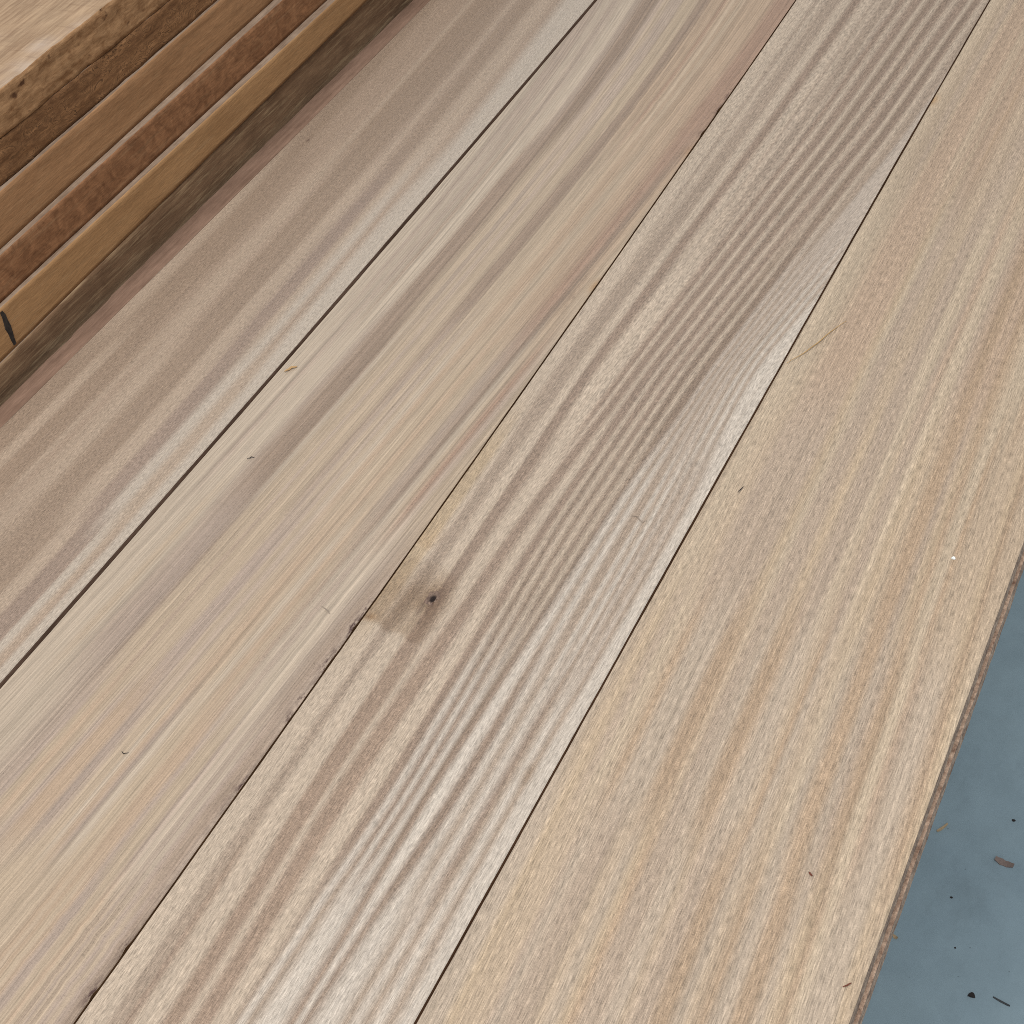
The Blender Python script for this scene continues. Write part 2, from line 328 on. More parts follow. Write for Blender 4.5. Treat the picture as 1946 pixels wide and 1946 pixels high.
# ---------------------------------------------------------------- wood of the planed board tops
def planed_wood(b, seed, ripple=1.0, streak=1.0, speck=1.0, fibre=0.11, length=30, dash=300, wool=1.0, lines=0.0):
    N = NT('planed_wood_%d' % b)
    co = N.coords()
    sep = N.n('ShaderNodeSeparateXYZ')
    N.put(sep.inputs[0], co)
    u, yy = N.attr('grain'), sep.outputs[1]
    off = (seed * 3.1, seed * 1.7, seed * 0.9)
    # the grain line wanders a little, so band edges are never ruled
    wob = N.noise(N.scaled(co, (110, 9, 60), off), detail=3, rough=0.6)
    wob2 = N.noise(N.scaled(co, (700, 160, 60), off), detail=2)
    uu = N.math('MULTIPLY_ADD', N.math('SUBTRACT', wob, 0.5), 0.007, u)
    uu = N.math('MULTIPLY_ADD', N.math('SUBTRACT', wob2, 0.5), 0.006, uu)
    fac = N.math('DIVIDE', N.math('ADD', uu, 0.2), 1.5)
    st = sorted(STATIONS[b], key=lambda s: s[0])
    cols = []
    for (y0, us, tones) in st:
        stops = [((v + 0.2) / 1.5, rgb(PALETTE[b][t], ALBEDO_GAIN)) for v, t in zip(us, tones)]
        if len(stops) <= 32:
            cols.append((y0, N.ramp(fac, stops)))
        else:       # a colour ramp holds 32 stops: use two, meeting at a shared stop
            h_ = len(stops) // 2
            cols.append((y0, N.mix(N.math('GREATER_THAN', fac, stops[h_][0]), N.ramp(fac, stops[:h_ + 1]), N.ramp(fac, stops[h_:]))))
    c = cols[0][1]
    for (ya, _), (yb, cb) in zip(cols, cols[1:]):
        c = N.mix(N.remap(yy, ya + 0.25 * (yb - ya), yb - 0.25 * (yb - ya), smooth=True), c, cb)
    # slow tone drift along the length
    drift = N.noise(N.scaled(co, (30, 4, 10), off), detail=3)
    c = N.gain(c, N.remap(drift, 0.2, 0.8, 0.955, 1.045))
    # brown and orange stains tint the wood under its fibre pattern
    wv_ = N.remap(N.noise(N.scaled(co, (160, 60, 40), off), detail=3), 0.3, 0.7, 0.7, 1.15)
    c = N.mix(N.math('MULTIPLY', N.attr('warm'), wv_, clamp=True), c, (0.60, 0.52, 0.44, 1), 'MULTIPLY')
    c = N.mix(N.attr('orange'), c, (0.92, 0.70, 0.45, 1), 'MULTIPLY')
    lum = N.n('ShaderNodeRGBToBW')
    N.put(lum.inputs[0], c)
    darkband = N.remap(lum.outputs[0], 0.34, 0.17, 0.0, 1.0)      # 1 in the dark grain
    # fine fibre streaks along the grain (they bend with it)
    gv = N.n('ShaderNodeCombineXYZ')
    N.put(gv.inputs[0], N.math('MULTIPLY', u, 0.14))
    N.put(gv.inputs[1], yy)
    gv = gv.outputs[0]
    s1 = N.noise(N.scaled(gv, (1150, length, 40), off), detail=4, rough=0.62)
    s2 = N.noise(N.scaled(gv, (2300, dash, 40), off), detail=1)
    # ripple marks: short dashes lying across the grain
    r1 = N.noise(N.scaled(co, (620, 2000, 40), off), detail=1, rough=0.6)
    # speckle of cut pores
    p1 = N.noise(N.scaled(co, (1900, 800, 40), off), detail=2, rough=0.7)
    p2 = N.noise(N.scaled(co, (2200, 1800, 40), (off[1], off[0], 3)), detail=1, rough=0.6)
    s0 = N.noise(N.scaled(gv, (330, 1.6, 40), off), detail=2, rough=0.55)
    k = N.math('MULTIPLY', N.remap(s1, 0.3, 0.7, 1 - fibre, 1 + fibre), N.remap(s0, 0.33, 0.67, 1 - lines, 1 + lines))
    # some bands are cut clean, others are left woolly
    woolly = N.remap(N.noise(N.scaled(co, (75, 7, 30), (off[1], off[2], 4)), detail=3, rough=0.6), 0.36, 0.64, 0.85 - 0.5 * wool, 0.85 + 0.45 * wool)
    k = N.math('MULTIPLY', k, N.math('MULTIPLY_ADD', N.math('MULTIPLY', N.math('SUBTRACT', s2, 0.5), woolly), 0.8 * streak, 1.0))
    # crisp fibre ends: separate light and dark dashes
    k = N.math('MULTIPLY', k, N.math('MULTIPLY_ADD', N.remap(s2, 0.57, 0.67), 0.13 * streak, 1.0))
    k = N.math('MULTIPLY', k, N.math('MULTIPLY_ADD', N.remap(s2, 0.43, 0.33), -0.17 * streak, 1.0))
    ra = N.math('MULTIPLY_ADD', darkband, 0.20 * ripple, 0.10 * ripple)
    k = N.math('MULTIPLY', k, N.math('MULTIPLY_ADD', N.math('MULTIPLY', N.math('SUBTRACT', r1, 0.5), 2.6), ra, 1.0))
    sa = N.math('MULTIPLY_ADD', darkband, 0.10 * speck, 0.15 * speck)
    k = N.math('MULTIPLY', k, N.math('MULTIPLY_ADD', N.math('MULTIPLY', N.math('MULTIPLY', N.math('SUBTRACT', p2, 0.5), woolly), 3.0), sa, 1.0))
    pores = N.remap(p1, 0.56, 0.72, 0.0, 1.0)
    pw = N.noise(N.scaled(co, (60, 8, 10), (off[2], 5, 1)), detail=3)
    pores = N.math('MULTIPLY', pores, N.math('MULTIPLY_ADD', darkband, 0.8, N.remap(pw, 0.45, 0.7, 0.1, 0.5)))
    k = N.math('MULTIPLY', k, N.math('MULTIPLY_ADD', pores, -0.46, 1.0))
    c = N.gain(c, k)
    # little colour differences between fibres
    hue = N.noise(N.scaled(gv, (620, 9, 40), (off[2], 2, 9)), detail=3)
    c = N.mix(N.remap(hue, 0.4, 0.7, 0.0, 0.05), c, rgb((190, 160, 124), ALBEDO_GAIN), 'MIX')
    hue2 = N.noise(N.scaled(gv, (560, 14, 40), (off[1], 8, 2)), detail=3)
    c = N.mix(N.remap(hue2, 0.45, 0.72, 0.0, 0.06), c, rgb((158, 137, 134), ALBEDO_GAIN), 'MIX')
    # stains of the board itself
    rag = N.remap(N.noise(N.scaled(co, (620, 210, 40), off), detail=3, rough=0.7), 0.42, 0.60, 0.12, 1.15)
    c = N.mix(N.math('MULTIPLY', N.attr('stain'), rag, clamp=True), c, rgb((84, 62, 58), ALBEDO_GAIN))
    h = N.math('ADD', N.math('MULTIPLY', s1, 0.5), N.math('ADD', N.math('MULTIPLY', r1, 0.35 * ripple), N.math('MULTIPLY', s2, 0.5)))
    h = N.math('ADD', h, N.math('MULTIPLY', p2, 0.4))
    N.bump(h, 0.35, 0.00035)
    rough = N.remap(p2, 0.3, 0.7, 0.46, 0.62)
    return N.finish(c, rough, 0.32)


def sawn_wood(name, base, dark, seed, along=8.0, across=160.0, mott=0.5, mscale=(40, 22, 60), scratch=0.0, spots=None, fine=0.10,
              pale=None, rough=0.75, fibre=120, curl=0.0):
    """end and edge surfaces: saw-cut wood; base / dark are sRGB albedo tones"""
    N = NT(name)
    co = N.coords()
    off = (seed * 2.3, seed * 1.1, seed * 4.7)
    mo = N.noise(N.scaled(co, mscale, off), detail=5, rough=0.62, dist=0.6)
    g = N.noise(N.scaled(co, (across, along, across), off), detail=4, rough=0.6)
    g2 = N.noise(N.scaled(co, (900, fibre, 900), off), detail=3, rough=0.7)
    f = N.math('ADD', N.math('MULTIPLY', mo, mott), N.math('MULTIPLY', g, 1 - mott))
    c = N.mix(N.remap(f, 0.36, 0.64), rgb(dark), rgb(base))
    c = N.gain(c, N.remap(g2, 0.2, 0.8, 1 - fine, 1 + fine))
    if scratch:
        rot = N.n('ShaderNodeMapping')
        N.put(rot.inputs['Vector'], co)
        rot.inputs['Rotation'].default_value = (0.9, 0, 0)
        rot.inputs['Scale'].default_value = (60, 26, 420)
        sc = N.noise(rot.outputs[0], detail=3, rough=0.7)
        c = N.mix(N.remap(sc, 0.52, 0.75, 0, scratch), c, rgb(pale or (190, 165, 130)))
    if curl:        # curly figure: thin dark wavy lines
        w_ = N.noise(N.scaled(co, (55, 38, 80), off), detail=3, rough=0.5, dist=1.2)
        ln = N.math('SINE', N.math('MULTIPLY', w_, 95.0))
        c = N.mix(N.math('MULTIPLY', N.remap(ln, 0.35, 0.95, 0, curl), N.remap(mo, 0.4, 0.62)), c, rgb([v * 0.62 for v in dark]))
    if spots:
        sp = N.noise(N.scaled(co, (95, 75, 130), (seed, 3, 1)), detail=3, rough=0.55)
        c = N.mix(N.remap(sp, 0.62, 0.70, 0, 0.85), c, rgb(spots))
    N.bump(N.math('ADD', g2, N.math('MULTIPLY', mo, 0.8)), 0.4, 0.0006)
    return N.finish(c, rough, 0.22)


# ---------------------------------------------------------------- floor
def floor_material():
    N = NT('painted_concrete')
    co = N.coords()
    a = N.noise(N.scaled(co, (5, 5, 5)), detail=5, rough=0.6)
    b = N.noise(N.scaled(co, (34, 26, 30), (3, 1, 0)), detail=5, rough=0.65)
    d = N.noise(N.scaled(co, (260, 260, 260), (7, 2, 0)), detail=3)
    c = N.mix(N.remap(a, 0.3, 0.7), rgb((145, 168, 181)), rgb((158, 181, 192)))
    c = N.gain(c, N.remap(b, 0.25, 0.75, 0.92, 1.08))
    c = N.gain(c, N.remap(d, 0.3, 0.7, 0.985, 1.015))
    # pale scuffs and dark specks
    sc = N.noise(N.scaled(co, (45, 190, 40), (1, 9, 0)), detail=4, rough=0.7)
    c = N.mix(N.remap(sc, 0.66, 0.78, 0, 0.35), c, rgb((158, 172, 178)))
    vor = N.n('ShaderNodeTexVoronoi', feature='F1')
    N.put(vor.inputs['Vector'], co)
    vor.inputs['Scale'].default_value = 62
    c = N.mix(N.remap(vor.outputs['Distance'], 0.035, 0.06, 0.4, 0.0), c, rgb((66, 74, 80)))
    dirt = N.noise(N.scaled(co, (16, 9, 10), (4, 4, 0)), detail=5, rough=0.7)
    c = N.mix(N.remap(dirt, 0.55, 0.75, 0, 0.22), c, rgb((88, 98, 104)))
    N.bump(b, 0.15, 0.001)
    return N.finish(c, N.remap(b, 0.3, 0.7, 0.5, 0.62), 0.3)


fl = bpy.data.meshes.new('floor')
fl.from_pydata([(-4, -4, 0), (5, -4, 0), (5, 6, 0), (-4, 6, 0)], [], [(0, 1, 2, 3)])
fl.materials.append(floor_material())
tag(link('floor', fl), kind='structure')

# ---------------------------------------------------------------- trestles that carry everything (behind and below the boards)
def box_mesh(name, x0, x1, y0, y1, z0, z1, mat, bev=0.0):
    v = [(x, y, z) for z in (z0, z1) for y in (y0, y1) for x in (x0, x1)]
    f = [(0, 2, 3, 1), (4, 5, 7, 6), (0, 1, 5, 4), (2, 6, 7, 3), (0, 4, 6, 2), (1, 3, 7, 5)]
    me = bpy.data.meshes.new(name)
    me.from_pydata(v, [], f)
    me.materials.append(mat)
    return me


T_BOARD = 0.0212
beam_mat = sawn_wood('rough_timber', (150, 120, 88), (112, 86, 60), 31, rough=0.8)
beam_me = box_mesh('beam', -0.32, 0.32, -0.045, 0.045, -0.09, 0.0, beam_mat)


def leg_mesh(sx, sy):
    top, bot = -0.09, -(DECK_Z - T_BOARD)
    v = []
    for z, dx, dy in ((bot, 0.04, 0.13), (top, 0.0, 0.015)):
        for px, py in ((-0.03, -0.02), (0.03, -0.02), (0.03, 0.02), (-0.03, 0.02)):
            v.append((sx * (0.24 + dx) + px, sy * dy + py, z))
    f = [(0, 3, 2, 1), (4, 5, 6, 7)] + [(i, (i + 1) % 4, 4 + (i + 1) % 4, 4 + i) for i in range(4)]
    me = bpy.data.meshes.new('leg')
    me.from_pydata(v, [], f)
    me.materials.append(beam_mat)
    return me


legs = [leg_mesh(sx, sy) for sx in (-1, 1) for sy in (-1, 1)]
for y0, lab in ((-0.2, 'timber trestle carrying the near ends of the boards'), (1.3, 'timber trestle carrying the far ends of the boards')):
    t = bpy.data.objects.new('trestle', None)
    t.location = (0.03, y0, DECK_Z - T_BOARD)
    col.objects.link(t)
    tag(t, lab, 'trestle', 'trestles under the boards')
    link('beam', beam_me, (0, 0, 0), t)
    for lm in legs:
        link('leg', lm, (0, 0, 0), t)

# ---------------------------------------------------------------- the four planed boards lying side by side
Y0, Y1 = -0.45, 1.60
ya = np.concatenate([np.linspace(Y0, 0.04, 40)[:-1], np.linspace(0.04, 0.98, 590), np.linspace(0.98, Y1, 40)[1:]])
NX = 124
GAP = {1: 0.0012, 2: 0.0004, 3: 0.0005}


def edge_x(i, y):
    yc = np.clip(y, 0.0, 1.0)
    x = np.polyval(EDGE[i], yc)
    slope = np.polyval(np.polyder(np.poly1d(EDGE[i])).coeffs, np.clip(y, 0, 1)) if EDGE[i][0] or EDGE[i][1] else 0
    return x + slope * (y - yc)


YG = np.linspace(0.02, 1.0, 197)


def growth_tracks():
    out = []
    ker = np.exp(-np.linspace(-2, 2, 17) ** 2)
    ker /= ker.sum()
    for _, ys_, ss_ in LINES:
        s0 = (ss_[1] - ss_[0]) / (ys_[1] - ys_[0])
        s1 = (ss_[-1] - ss_[-2]) / (ys_[-1] - ys_[-2])
        v = np.interp(YG, [ys_[0] - 0.15] + ys_ + [ys_[-1] + 0.3], [ss_[0] - 0.075 * s0] + ss_ + [ss_[-1] + 0.15 * s1])
        out.append(np.convolve(np.pad(v, 8, mode='edge'), ker, 'valid'))
    g = np.array(out)
    return np.maximum.accumulate(g + 1e-4 * np.arange(len(g))[:, None], 0)


def grain_striped(s, y):
    """rows of constant y: the grain value follows the traced growth lines"""
    g = growth_tracks()
    uf = [q[0] for q in LINES]
    rows_ = []
    for i in range(s.shape[0]):
        yc = min(max(y[i, 0], 0.02), 1.0)
        rows_.append(np.interp(s[i], [np.interp(yc, YG, gk) for gk in g], uf))
    return np.array(rows_)


def grain_u(b, s, y):
    if b == 3:
        return grain_striped(s, y)
    ref, ni, nj, cf = FLOW[b]
    e = (np.clip(y, 0.08, 0.95) - ref) / 0.4
    u = s.copy()
    k = 0
    for i in range(ni):
        for j in range(1, nj + 1):
            u = u + cf[k] * s ** i * e ** j
            k += 1
    return u


def blob(X, Y, cx, cy, rx, ry, p=1.0):
    d = ((X - cx) / rx) ** 2 + ((Y - cy) / ry) ** 2
    return p * np.exp(-d * 1.2)


def poly_mask(X, Y, pts, soft):
    """soft inside mask of a polygon: signed distance, metres"""
    P = np.array(pts)
    dmin = np.full(X.shape, 1e9)
    inside = np.zeros(X.shape, bool)
    for (x0, y0), (x1, y1) in zip(P, np.roll(P, -1, 0)):
        ex, ey = x1 - x0, y1 - y0
        t = np.clip(((X - x0) * ex + (Y - y0) * ey) / (ex * ex + ey * ey), 0, 1)
        dmin = np.minimum(dmin, np.hypot(X - x0 - t * ex, Y - y0 - t * ey))
        cond = ((y0 > Y) != (y1 > Y))
        xi = x0 + (Y - y0) / (y1 - y0 + 1e-12) * ex
        inside ^= cond & (X < xi)
    sd = np.where(inside, dmin, -dmin)
    return np.clip(sd / soft * 0.5 + 0.5, 0, 1)


edge_mats = {
    1: sawn_wood('edge_wood_1', (142, 116, 100), (112, 89, 75), 1, along=14, across=240, mott=0.4, mscale=(90, 40, 90), fine=0.2),
    2: sawn_wood('edge_wood_2', (118, 88, 60), (88, 62, 40), 2, along=10, across=240, mott=0.3),
    3: sawn_wood('edge_wood_3', (130, 100, 76), (98, 72, 52), 3, along=10, across=240, mott=0.3),
    4: sawn_wood('edge_wood_4', (206, 180, 158), (130, 102, 86), 4, along=330, across=420, mott=0.35, mscale=(160, 120, 220), fine=0.45, fibre=700),
}
BOARD_INFO = {
    1: 'pinkish brown planed board against the taller stack, with a ledge along its left edge',
    2: 'tan board with one dark band and reddish fine-lined right edge, second from the stack',
    3: 'board with closely spaced dark wavy stripes and a small dark knot',
    4: 'wide golden tan board on the outer side, above the grey blue floor',
}
RX = {1: (0.9, 0.8, 0.9, 0.09, 14, 420, 0.4, 0.02), 2: (0.6, 0.4, 0.75, 0.23, 2.6, 60, 0.3, 0.045), 3: (1.05, 0.9, 0.95, 0.12, 12, 300, 0.3, 0.025), 4: (1.2, 1.0, 0.85, 0.15, 7, 210, 0.3, 0.09)}
boards = {}
for b in (1, 2, 3, 4):
    ry = np.random.default_rng(40 + b)
    xl = edge_x(b - 1, ya) + GAP.get(b - 1, 0.0)
    xr = edge_x(b, ya) - GAP.get(b, 0.0)
    xl = xl + 0.00012 * noise1(ya, 100 + b, 4, 60) 
    xr = xr + 0.00012 * noise1(ya, 200 + b, 4, 60) + 0.00022 * noise1(ya, 220 + b, 2, 7)
    if b == 2:      # chipped right arris
        for cy, w, dpt in ((0.31, 0.003, 0.0004), (0.2873, 0.004, 0.0003), (0.1358, 0.0025, 0.0007), (0.1146, 0.002, 0.0006),
                           (0.7638, 0.004, 0.0007), (0.7358, 0.003, 0.0006)):
            xr = xr - dpt * np.exp(-((ya - cy) / w) ** 2)
    fine = np.clip(1.0, 0, 1)
    s = np.linspace(0, 1, NX + 1)
    S, Yg = np.meshgrid(s, ya)
    X = xl[:, None] + (xr - xl)[:, None] * S
    w = (xr - xl)[:, None]
    # thickness plane: slight cup, slow waves and eased edges
    z = -0.0006 * (2 * S - 1) ** 2 + 0.00012 * noise1(Yg.ravel() + S.ravel() * 0.13, 300 + b, 2, 9).reshape(S.shape)
    ed = np.minimum(S, 1 - S) * w
    z = z - 0.0003 * np.clip(1 - ed / 0.0012, 0, 1) ** 2
    if b == 3:      # the knot sits in a shallow torn hollow
        z = z - blob(X, Yg, 0.3092, 0.3375, 0.004, 0.005, 0.0003)
    top = np.stack([X, Yg, z], -1)
    ring = [(xr, -0.0007), (xr, -0.0076), (xr - 0.007, -0.0080), (xr - 0.007, -0.0133), (xr + 0.0004, -0.0138), (xr + 0.0004, -T_BOARD),
            (xl, -T_BOARD), (xl, -0.0007)]
    rg = []
    for j, (xx, zz) in enumerate(ring):
        jit = 0.00025 * noise1(ya, 500 + 10 * b + j, 3, 70) if j in (1, 4, 5) else 0
        rg.append(np.stack([xx + (jit if j != 5 else jit), ya, np.full_like(ya, zz) + (jit if j < 5 else 0)], -1))
    allv = np.concatenate([top, np.stack(rg, 1)], 1)
    ny, nr = allv.shape[:2]
    idx = np.arange(ny * nr).reshape(ny, nr)
    a_, b_ = idx[:-1], idx[1:]
    f = np.stack([a_, np.roll(a_, -1, 1), np.roll(b_, -1, 1), b_], -1).reshape(-1, 4)
    mi = np.ones((ny - 1, nr), int)
    mi[:, :NX] = 0
    sm = mi == 0
    # end caps as quad strips between left and right half of the ring
    caps = []
    for row, flip in ((idx[0], False), (idx[-1], True)):
        lo, hi = 0, nr - 1
        order = list(row)
        while hi - lo >= 3:
            q = [order[lo], order[lo + 1], order[hi - 1], order[hi]]
            caps.append(q[::-1] if not flip else q)
            lo += 1
            hi -= 1
    caps = np.array(caps)
    f = np.concatenate([f, caps])
    mi = np.concatenate([mi.ravel(), np.ones(len(caps), int)])
    sm = np.concatenate([sm.ravel(), np.zeros(len(caps), bool)])
    u = grain_u(b, S, Yg)
    stain = np.zeros_like(X)
    warm = np.zeros_like(X)
    orange = np.zeros_like(X)
    if b == 1:
        stain += blob(X, Yg, 0.0076, 0.681, 0.0012, 0.004, 0.8)
        for _ in range(16):
            stain += blob(X, Yg, ry.uniform(0, 0.13), ry.uniform(0.2, 0.9), 0.0008, ry.uniform(0.002, 0.004), 0.35)
    if b == 2:
        dr = xr[:, None] - X
        # dark band of bark-side wood along the right arris
        band = np.interp(Yg, [0.10, 0.16, 0.21, 0.26, 0.30, 0.325, 0.335], [0.35, 0.6, 0.8, 0.65, 0.8, 0.7, 0.0])
        stain += 0.8 * band * np.exp(-(dr / 0.0050) ** 2) * (0.55 + 0.45 * noise1(Yg.ravel(), 77, 3, 60).reshape(X.shape))
        for cy, cw, p in ((0.321, 0.006, 0.5), (0.3099, 0.005, 0.9), (0.2954, 0.004, 0.6), (0.2873, 0.006, 0.8), (0.2661, 0.0022, 1.0), (0.2549, 0.004, 0.7),
                          (0.2172, 0.006, 0.7), (0.1358, 0.005, 0.9), (0.1146, 0.005, 0.9), (0.7823, 0.008, 0.7), (0.7638, 0.006, 0.9), (0.7358, 0.004, 0.6)):
            stain += p * np.exp(-((Yg - cy) / cw) ** 2 - (dr / 0.0026) ** 2)
        stain += blob(X, Yg, 0.2735, 0.564, 0.0016, 0.02, 0.35)
        orange += 0.7 * np.exp(-((Yg - 0.575) / 0.006) ** 2 - (dr / 0.003) ** 2)
        orange += 0.35 * np.exp(-((Yg - 0.715) / 0.006) ** 2 - (dr / 0.004) ** 2)
    if b == 3:
        pm = poly_mask(X, Yg, [(0.278, 0.352), (0.2795, 0.330), (0.2815, 0.3155), (0.2875, 0.3160), (0.2921, 0.3158), (0.2975, 0.3125), (0.3056, 0.3138),
                               (0.3125, 0.3105), (0.3181, 0.311), (0.3205, 0.322), (0.3215, 0.338), (0.316, 0.352), (0.300, 0.358), (0.288, 0.358)], 0.0012)
        fade = np.interp(Yg, [0.31, 0.335, 0.358], [1.0, 0.9, 0.25]) * np.interp(X, [0.28, 0.31, 0.3215], [1.0, 0.9, 0.25])
        warm += 0.8 * pm * fade + blob(X, Yg, 0.3085, 0.336, 0.010, 0.017, 0.35)
        pm2 = poly_mask(X, Yg, [(0.279, 0.372), (0.2855, 0.3655), (0.2921, 0.3638), (0.296, 0.374), (0.2905, 0.388), (0.283, 0.384)], 0.0012)
        orange += 0.2 * pm2 * np.interp(Yg, [0.362, 0.37, 0.388], [1, 0.8, 0.0])
        orange += blob(X, Yg, 0.2858, 0.318, 0.003, 0.002, 0.6)
        stain += blob(X, Yg, 0.3092, 0.3372, 0.0045, 0.0085, 0.6) + blob(X, Yg, 0.3075, 0.3285, 0.002, 0.006, 0.35)
        warm += blob(X, Yg, 0.3975, 0.2655, 0.0030, 0.0055, 0.7)
        for _ in range(26):
            stain += blob(X, Yg, ry.uniform(0.285, 0.36), ry.uniform(0.18, 0.62), 0.0007, ry.uniform(0.0015, 0.004), 0.4)
    if b == 4:
        dl = X - xl[:, None]
        orange += 0.8 * np.exp(-((Yg - 0.794) / 0.006) ** 2 - (dl / 0.003) ** 2)
        for _ in range(18):
            stain += blob(X, Yg, ry.uniform(0.42, 0.545), ry.uniform(0.2, 0.75), 0.0008, ry.uniform(0.0012, 0.003), 0.4)
    pad = lambda A: np.concatenate([A, np.zeros((ny, nr - NX - 1))], 1).ravel()
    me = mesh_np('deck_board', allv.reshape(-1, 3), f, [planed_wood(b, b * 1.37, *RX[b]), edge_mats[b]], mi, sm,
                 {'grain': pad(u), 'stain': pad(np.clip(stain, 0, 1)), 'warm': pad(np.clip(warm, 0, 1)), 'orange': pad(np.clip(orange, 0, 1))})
    o = link('deck_board', me, (0, 0, DECK_Z))
    tag(o, BOARD_INFO[b], 'board', 'planed boards laid side by side')
    boards[b] = o
    # tongue along the left edge
    yt = np.linspace(Y0, Y1, 420)
    xt = edge_x(b - 1, yt) + GAP.get(b - 1, 0.0)
    if b == 1:
        ln, zt, zb = 0.0255, -0.0085, -0.0146
    else:
        ln, zt, zb = 0.0052, -0.0106, -0.0131
    out = xt - ln
    if b == 1:      # measured outer edge, slightly ragged
        out = np.interp(yt, [0.39, 0.594, 0.885], [-0.0334, -0.0348, -0.0328]) + 0.00045 * noise1(yt, 900, 4, 45)
        for cy, d in ((0.44, 0.0011), (0.478, 0.0008), (0.52, 0.0007), (0.575, 0.0009), (0.66, 0.0007)):
            out = out + d * np.clip((yt - cy) / 0.02, 0, 1) * np.clip((cy + 0.024 - yt) / 0.002, 0, 1)
    prof = [(xt + 0.001, zt), (xt - 0.0002, zt), ((xt + out) / 2, zt - 0.00015), (out + 0.0006, zt), (out, zt - 0.0007), (out, zb + 0.0007), (out + 0.0007, zb), (xt + 0.001, zb)]
    pv = np.stack([np.stack([x_, yt, np.full_like(yt, z_) + 0.00015 * noise1(yt, 910 + i_, 3, 50)], -1) for i_, (x_, z_) in enumerate(prof)], 1)
    n1, n2 = pv.shape[:2]
    ix = np.arange(n1 * n2).reshape(n1, n2)
    ff = np.stack([ix[:-1], ix[1:], np.roll(ix[1:], -1, 1), np.roll(ix[:-1], -1, 1)], -1).reshape(-1, 4)
    tm = mesh_np('tongue', pv.reshape(-1, 3), ff, [edge_mats[b]])
    link('tongue', tm, (0, 0, 0), o)

# the knot of the striped board: a ring of torn dark wood round a hole
def knot():
    N = NT('knot_wood')
    co = N.coords()
    a = N.noise(N.scaled(co, (700, 500, 300)), detail=4, rough=0.7)
    dk = N.attr('dark')
    c = N.mix(N.remap(a, 0.35, 0.65), rgb((98, 80, 72)), rgb((150, 128, 112)))
    c = N.mix(dk, c, rgb((34, 24, 22)))
    N.bump(a, 0.6, 0.0006)
    return N.finish(c, 0.7, 0.25)


vk, fk, dk = [], [], []
rings = [(0.0, 0.00012, 1.0), (0.30, 0.00012, 1.0), (0.46, 0.00045, 0.5), (0.72, 0.00045, 0.1), (1.0, -0.0003, 0.25)]
rk = np.random.default_rng(5)
NS = 22
wv = 1 + 0.22 * rk.uniform(-1, 1, NS)
for q, (rr, zz, dd) in enumerate(rings):
    for i in range(NS):
        t = 2 * math.pi * i / NS
        r_ = rr * (wv[i] if q > 2 else 1)
        cx, cy = (0.0006, -0.0010) if q < 3 else (0, 0)
        vk.append((cx + r_ * 0.0036 * math.cos(t), cy + r_ * 0.0052 * math.sin(t), zz + 0.00012 * rk.uniform(-1, 1)))
        dk.append(dd)
for q in range(len(rings) - 1):
    for i in range(NS):
        j = (i + 1) % NS
        fk.append((q * NS + i, (q + 1) * NS + i, (q + 1) * NS + j, q * NS + j))
km = mesh_np('knot', np.array(vk), np.array(fk), [knot()], attrs={'dark': np.array(dk)}, smooth=np.ones(len(fk), bool))
link('knot', km, (0.3094, 0.3378, -0.0003), boards[3])

# ---------------------------------------------------------------- the taller stack of rough boards on the left
IY = (0.45, 0.72)
def lin2(y, a, b, y0=0.45, y1=0.72):
    return a + (b - a) * (np.clip(y, 0.25, 0.95) - y0) / (y1 - y0)


LEVELS = [(0.1338, 0.1340), (0.1105, 0.1085), (0.0866, 0.0877), (0.0585, 0.0608), (0.0349, 0.0366), (0.0085, 0.0157), (-T_BOARD, -T_BOARD)]
FACES = [(-0.053, -0.053), (-0.0532, -0.0528), (-0.0497, -0.0504), (-0.0449, -0.0430), (-0.0408, -0.0362), (-0.0398, -0.0384)]
STACK = [
    ('rough sawn board on top of the tall stack, pale top face and pitted brown side', 0.24,
     sawn_wood('side_1', (172, 136, 100), (120, 86, 56), 11, mott=0.6, mscale=(170, 110, 240), spots=(66, 38, 22), fine=0.26), True),
    ('dark brown curly grained board, second from the top of the tall stack', 0.236,
     sawn_wood('side_2', (148, 110, 76), (98, 68, 44), 12, mott=0.7, mscale=(130, 75, 230), fine=0.3, curl=0.75), False),
    ('smooth mid brown board, third from the top of the tall stack', 0.239,
     sawn_wood('side_3', (166, 127, 92), (136, 101, 70), 13, mott=0.45, mscale=(50, 16, 90), fine=0.24, scratch=0.18), False),
    ('reddish brown mottled board above the yellowish one in the tall stack', 0.243,
     sawn_wood('side_4', (152, 110, 78), (112, 77, 52), 14, mott=0.7, mscale=(110, 120, 150), fine=0.28, scratch=0.15), False),
    ('yellowish brown board in the tall stack with a black marker stroke on its side', 0.246,
     sawn_wood('side_5', (172, 134, 94), (144, 109, 74), 15, mott=0.4, mscale=(30, 12, 60), fine=0.22, scratch=0.18), False),
    ('dusky scratched board at the bottom of the tall stack, beside the dark slot', 0.249,
     sawn_wood('side_6', (140, 112, 86), (104, 80, 60), 16, mott=0.5, mscale=(30, 30, 60), scratch=0.6, fine=0.2), False),
]


